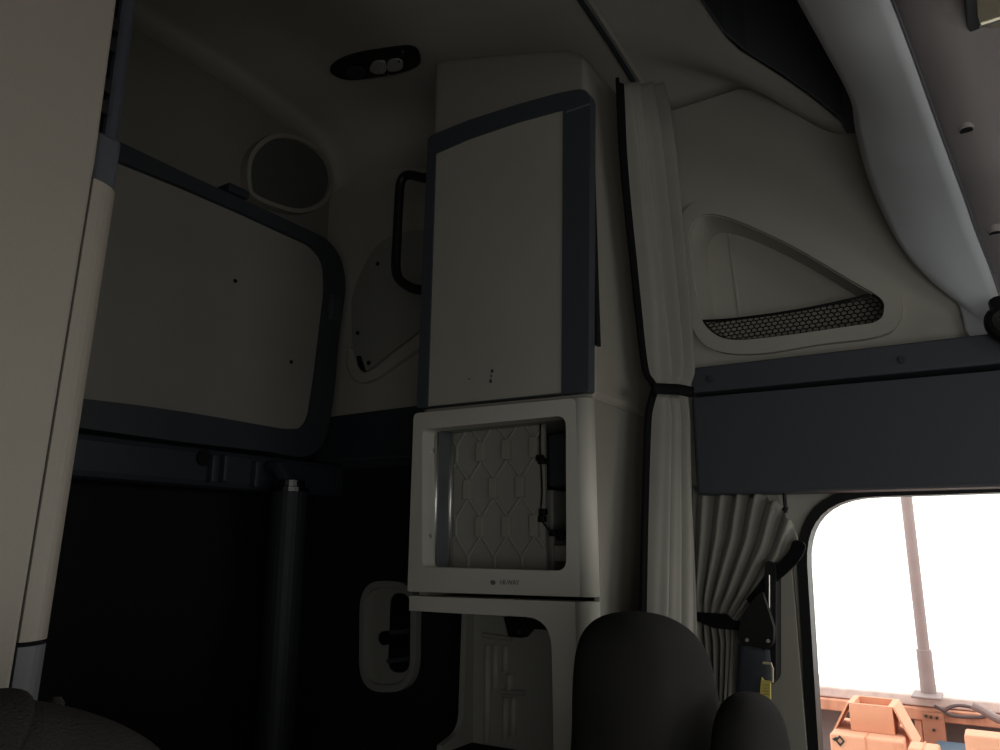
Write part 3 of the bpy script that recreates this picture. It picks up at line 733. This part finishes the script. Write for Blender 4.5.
# coat pin under the header
q = on(0, XR-.052, 785, 503)
V, F = join(tube_g([(XR-.052, q.y, q.z+.02), (XR-.052, q.y, q.z-.018)], .0035, 8), tube_g([(XR-.045, q.y, q.z-.01), (XR-.065, q.y, q.z-.012)], .004, 8))
mk('hook_pin', V, F, black, info=('tiny black hook pin hanging below the header beside the pleated curtain', 'hook'))

# ================================================================ SEAT BELT
BXp = XR-.05
sb = thing('seat_belt', 'black seat belt guide on an upright rail beside the window, webbing falling behind the seat', 'seat belt', (BXp, .33, .9))
ro = P2(0, BXp, [(766, 560), (777, 563), (777, 680), (765, 690)])
V, F = plate_g(0, BXp-.008, XR-.019, fillet(ro, .01)); mk('height_rail', V, F, black, sb, bevel=.002)
q0, q1 = on(0, BXp-.013, 769, 575), on(0, BXp-.013, 769, 625); tube('rail_slot', [q0, q1], .0016, steel, sb, 6)
go = P2(0, BXp-.02, [(752, 602), (763, 590), (770, 612), (775, 628), (774, 644), (764, 651), (747, 648), (737, 636), (742, 622)])
V, F = plate_g(0, BXp-.028, BXp-.012, fillet(go, .008)); mk('belt_guide', V, F, black, sb, bevel=.004)
for px, py in ((747, 640), (768, 641)):
    q = on(0, BXp-.03, px, py); V, F = disc_g(0, BXp-.031, BXp-.027, (q.y, q.z), .0032, 10); mk('bolt', V, F, grayp, sb)
wa = [on(0, BXp-.024, *p) for p in ((739, 644), (737, 680), (733, 720), (728, 780))]; wb = [on(0, BXp-.024, *p) for p in ((770, 650), (772, 680), (770, 720), (764, 780))]
V, F = grid_g(lambda u, v: poly_at(wa, v).lerp(poly_at(wb, v), u)+Vector((-.004*math.sin(PI*u), 0, 0)), 6, 14); mk('webbing', V, F, navyd, sb, smooth=True, solid=.003)
tg = thing('warning_tag', 'small yellow plastic tag hanging on a pale hook from the seat belt guide', 'tag', (BXp-.03, .31, 1.08))
tg.location = W((BXp-.03, .31, 1.08))
hk = [on(0, BXp-.034, *p) for p in ((763, 663), (771, 663.5), (772.5, 668), (772.5, 682), (767, 682))]
tube('tag_hook', hk, .0022, mat('pale_hook', (.55, .50, .32), .5), tg, 8)
to_ = P2(0, BXp-.034, [(762, 677), (764, 680), (771, 681), (771, 702), (768, 702), (760, 696), (761, 682)])
V, F = plate_g(0, BXp-.037, BXp-.033, to_); ty = mk('tag_plate', V, F, yellow, tg, bevel=.0006)
for py in (685, 688, 691, 694):
    a_, b2 = on(0, BXp-.0375, 763, py), on(0, BXp-.0375, 769, py); V, F = tube_g([a_, b2], .0005, 4); mk('tag_line', V, F, tagprint, ty)

# ================================================================ SEATS
rs = thing('driver_seat', 'black cloth cab seat with a tall rounded headrest in front of the tall cabinet', 'seat', (1.0, .2, FZ))
so = smoothpoly(P2(1, .36, [(600, 742), (600, 700), (601, 672), (604, 645), (611, 625), (624, 614), (645, 611), (664, 616), (680, 629), (691, 650), (699, 685), (705, 720), (711, 760), (712, 830), (610, 840), (599, 800)]), 3)
V, F = pillow_g(1, .37, so, .055, 8, .045); mk('headrest', V, F, seatm, rs, smooth=True, sub=1)
hs = [on(1, .312, *p) for p in ((606, 650), (612, 700), (622, 750))]
bo_ = smoothpoly([(.70, .74), (.70, 1.0), (.74, 1.10), (.86, 1.14), (1.10, 1.14), (1.22, 1.10), (1.25, 1.0), (1.25, .74)], 4)
V, F = pillow_g(1, .375, bo_, .07, 8); mk('backrest', V, F, seatm, rs, smooth=True, sub=1)
so2 = smoothpoly(P2(1, .27, [(722, 760), (725, 725), (732, 703), (743, 692), (757, 693), (768, 706), (776, 730), (780, 762), (781, 830), (722, 830)]), 3)
V, F = pillow_g(1, .27, so2, .025, 7); mk('side_bolster', V, F, seatm, rs, smooth=True, sub=1)
V, F = pillow_g(2, .76, fillet([(.70, -.14), (1.25, -.14), (1.25, .33), (.70, .33)], .09), .07, 7); mk('seat_cushion', V, F, seatm, rs, smooth=True)
rbox('seat_base', .80, 1.18, -.05, .30, FZ, .70, black, rs, .02)
ls = thing('passenger_seat', 'worn dark cloth seat shoulder at the bottom left, in front of the pale cabinet', 'seat', (-.05, .2, FZ))
SY = .44
tp = P2(1, SY, [(-60, 695), (0, 697), (30, 698), (55, 702), (80, 708), (105, 716), (128, 727), (148, 740), (162, 757), (168, 790)])
lo2 = tp+[(tp[-1][0]+.01, .95), (tp[-1][0], .74), (XL+.12, .74), (XL+.05, 1.0), (XL+.06, 1.15), (XL+.14, tp[0][1]-.01)]
V, F = pillow_g(1, SY, smoothpoly(lo2, 3), .055, 8, .045); mk('backrest', V, F, seatw, ls, smooth=True, sub=1)
q = on(1, SY, 58, 691); V, F = tube_g([(q.x, SY-.0, q.z-.02), (q.x, SY-.0, q.z-.006), (q.x, SY, q.z-.003)], [.004, .004, .002], 12); mk('plastic_stud', V, F, seatw, ls)
V, F = pillow_g(2, .76, fillet([(XL+.06, -.12), (.30, -.12), (.30, .36), (XL+.06, .36)], .09), .07, 7); mk('seat_cushion', V, F, seatw, ls, smooth=True)
rbox('seat_base', XL+.16, .20, -.05, .32, FZ, .70, black, ls, .02)

# ================================================================ OUTSIDE THE WINDOW
OX = 3.3; GZ = -.55
rbox('ground', 1.9, 7.5, -6, 5, GZ-.05, GZ, concrete, bevel=0, info='structure')
zl = on(0, OX, 850, 692).z; zl2 = on(0, OX, 980, 710).z; zl = (zl+zl2)/2
rbox('wall_outside', OX+.16, OX+.3, -4, 4, GZ, zl-.02, block, bevel=.01, info='structure')
rbox('window_ledge', OX+.02, OX+.32, -4, 4, zl-.02, zl+.018, dust, bevel=.006, info=('pale dusty window ledge behind the timber rail outside the side window', 'ledge'))
ht = .075
rbox('timber_rail', OX-.01, OX+.14, -4, 4, zl-.062, zl-.022, timber, bevel=.004, info=('long reddish timber rail running below the bright panes outside', 'timber'))
def pxy(px, py, X): q = on(0, X, px, py); return q.y, q.z
y1, _ = pxy(915, 725, OX); y0, _ = pxy(922, 725, OX)
rbox('timber_stud', OX, OX+.15, y0, y1, GZ, zl-.064, timber, bevel=.003, info=('narrow upright timber stud left of the wide brown board outside', 'timber'))
y1, _ = pxy(923, 725, OX-.02); y0, _ = pxy(945, 725, OX-.02)
bd = thing('timber_board', 'wide brown upright board with bolt heads below the pole outside', 'board', (OX, (y0+y1)/2, GZ))
rbox('board', OX-.035, OX-.012, y0, y1, GZ, zl-.03, timberd, bd, .003)
for px, py in ((926, 716), (931, 717), (937, 718), (934, 730)):
    q = on(0, OX-.036, px, py); V, F = disc_g(0, OX-.042, OX-.034, (q.y, q.z), .005, 10); mk('bolt', V, F, inkm, bd)
# pole
pt0 = on(0, OX-.06, 930.5, 702); 
pl = thing('upright_pole', 'tall grey-brown pole in a wider sleeve standing before the bright panes', 'pole', (OX+.04, pt0.y, zl))
pb0, pb1 = on(0, OX+.04, 930, 704), on(0, OX+.04, 906, 495)
dv = (pb1-pb0)/(pb1.z-pb0.z); pe = pb0+dv*2.3; pb0.z = zl+.018
V, F = tube_g([pb0, pe], .0205, 16); mk('pole_shaft', V, F, polem, pl)
sl_ = pb0+dv*.16; V, F = tube_g([pb0, sl_], .026, 16); mk('pole_sleeve', V, F, polem, pl, bevel=.003)
rbox('base_plate', OX-.06, OX+.08, pb0.y-.045, pb0.y+.05, zl+.0185, zl+.026, polem, pl, .003)
# cable loop
cp = [on(0, OX-.022, *p) for p in ((934, 706), (942, 710), (950, 715), (965, 717), (983, 717), (984, 714), (975, 708), (962, 705), (952, 706), (945, 710))]
cpt = [Vector((OX-.022-.012*(i > 5), p.y, p.z)) for i, p in enumerate(cp)]
tube('cable', catmull(cpt, 6), .006, cablem, n=8, info=('dark cable looped on the timber rail right of the pole', 'cable'))
c3 = [on(0, OX-.08, *p) for p in ((972, 705), (982, 710), (994, 717), (1010, 724), (1040, 735))]
tube('hose', catmull(c3, 5), .014, polem, n=10, info=('thick grey hose lying over the timber rail at the right edge', 'hose'))
# cartons on a bench
KX = 2.75
def make_box(name, label, X0, X1, px0, px1, pyt, zb, m=carton, flaps=False, group=None, seal=True):
    a, b = on(0, X0, px0, pyt[0]), on(0, X0, px1, pyt[1])
    y1, y0, zt_ = a.y, b.y, (a.z+b.z)/2
    t = thing(name, label, 'box', ((X0+X1)/2, (y0+y1)/2, zb), group)
    g_ = .012
    if flaps:
        parts = [boxg(X0, X0+g_, y0, y1, zb, zt_), boxg(X1-g_, X1, y0, y1, zb, zt_), boxg(X0+g_, X1-g_, y0, y0+g_, zb, zt_), boxg(X0+g_, X1-g_, y1-g_, y1, zb, zt_), boxg(X0+g_, X1-g_, y0+g_, y1-g_, zb, zb+g_)]
        V, F = join(*parts); mk('carton_body', V, F, m, t)
    else:
        V, F = boxg(X0, X1, y0, y1, zb, zt_); mk('carton_body', V, F, m, t, bevel=.006)
        if seal:
            V, F = boxg(X0-.002, X1+.002, (y0+y1)/2-.002, (y0+y1)/2+.002, zt_-.06, zt_+.002); mk('carton_seam', V, F, cartond, t)
    return t, y0, y1, zt_
benchz = on(0, KX, 860, 745).z-.25
bn = thing('workbench', 'low timber bench carrying the cartons outside the window', 'bench', (KX+.2, -.2, GZ))
yb0, yb1 = -2.2, 1.6
rbox('bench_top', KX-.25, KX+.42, yb0, yb1, benchz-.04, benchz, timberd, bn, .004)
for yy in (yb0+.1, yb1-.1):
    for xx in (KX-.2, KX+.36): rbox('leg', xx-.03, xx+.03, yy-.03, yy+.03, GZ, benchz-.041, timberd, bn, .003)
t, y0, y1, zt_ = make_box('cardboard_box', 'wide closed cardboard box with a black diamond mark, under the open box', KX-.10, KX+.17, 829, 903, (731, 745), benchz)
q = on(0, KX-.102, 840, 741)
dm = [(q.y-.0, q.z+.016), (q.y-.014, q.z), (q.y, q.z-.016), (q.y+.014, q.z)]
V, F = plate_g(0, KX-.1035, KX-.10, dm, [shrink(dm, .55)]); mk('diamond_mark', V, F, inkm, t)
V, F = plate_g(0, KX-.1035, KX-.10, [(q.y+.022, q.z+.003), (q.y+.015, q.z-.003), (q.y+.006, q.z+.006), (q.y+.010, q.z+.010)]); mk('mark_arrow', V, F, inkm, t)
t, y0, y1, zt2 = make_box('cardboard_box', 'open cardboard box with raised flaps standing on the wide closed box', KX-.02, KX+.13, 848.5, 892, (702, 708), zt_+.001, flaps=True)
V, F = plate_g(1, y1, y1+.006, [(KX-.02, zt2), (KX+.13, zt2), (KX+.13, zt2-.095), (KX-.02, zt2-.095)]); 
V = [(x, y+(zt2-z)*.55, z) for x, y, z in V]; mk('flap', V, F, carton, t)
V, F = plate_g(1, y0-.006, y0, [(KX-.02, zt2), (KX+.13, zt2), (KX+.13, zt2-.11), (KX-.02, zt2-.11)])
V = [(x, y-(zt2-z)*.45, z) for x, y, z in V]; mk('flap', V, F, carton, t)
make_box('cardboard_box', 'pale cardboard box at the far right bottom corner of the window', KX-.22, KX-.13, 964, 1060, (736, 744), benchz)
t, y0, y1, z_ = make_box('cardboard_box', 'flat long cardboard box lying between the diamond-marked box and the blue bin', KX-.24, KX-.14, 907, 938, (747, 753), benchz)
bz = on(0, KX+.25, 950, 751).z
bb = thing('blue_bin', 'blue plastic bin behind the cartons at the bottom of the window', 'bin', (KX+.28, on(0, KX+.25, 950, 742).y, benchz))
y1, y0 = on(0, KX+.2, 936, 742).y, on(0, KX+.2, 962, 742).y
V, F = plate_g(2, benchz+.001, bz, [(KX+.2, y0), (KX+.36, y0), (KX+.36, y1), (KX+.2, y1)]); mk('bin_body', V, F, bluebin, bb, bevel=.01)
V, F = plate_g(2, bz-.03, bz+.005, [(KX+.19, y0-.01), (KX+.37, y0-.01), (KX+.37, y1+.01), (KX+.19, y1+.01)]); mk('bin_rim', V, F, bluebin, bb, bevel=.006)

# ================================================================ LIGHT
w = bpy.data.worlds.new('world'); bpy.context.scene.world = w; w.use_nodes = True
bg = w.node_tree.nodes['Background']; bg.inputs[0].default_value = (1.0, .965, .925, 1); bg.inputs[1].default_value = 3.15
def portal(loc, rot, sx, sy):
    l = bpy.data.lights.new('window_portal', 'AREA'); l.shape = 'RECTANGLE'; l.size = sx*S; l.size_y = sy*S; l.cycles.is_portal = True
    o = bpy.data.objects.new('window_portal', l); COL.objects.link(o); o.location = W(loc); o.rotation_euler = rot
portal((XR+.05, -.40, 1.15), (0, PI/2, 0), .62, 1.46)
portal((XL-.05, -.55, 1.18), (0, -PI/2, 0), .56, 1.15)
portal((.54, YF-.05, 1.48), (PI/2, 0, 0), 1.45, .38)
sc_ = bpy.context.scene
sc_.view_settings.view_transform = 'Standard'; sc_.view_settings.look = 'None'; sc_.view_settings.gamma = 1
sc_.view_settings.use_curve_mapping = False; sc_.view_settings.exposure = 0
sc_.cycles.max_bounces = 8; sc_.cycles.diffuse_bounces = 5; sc_.cycles.sample_clamp_indirect = 6
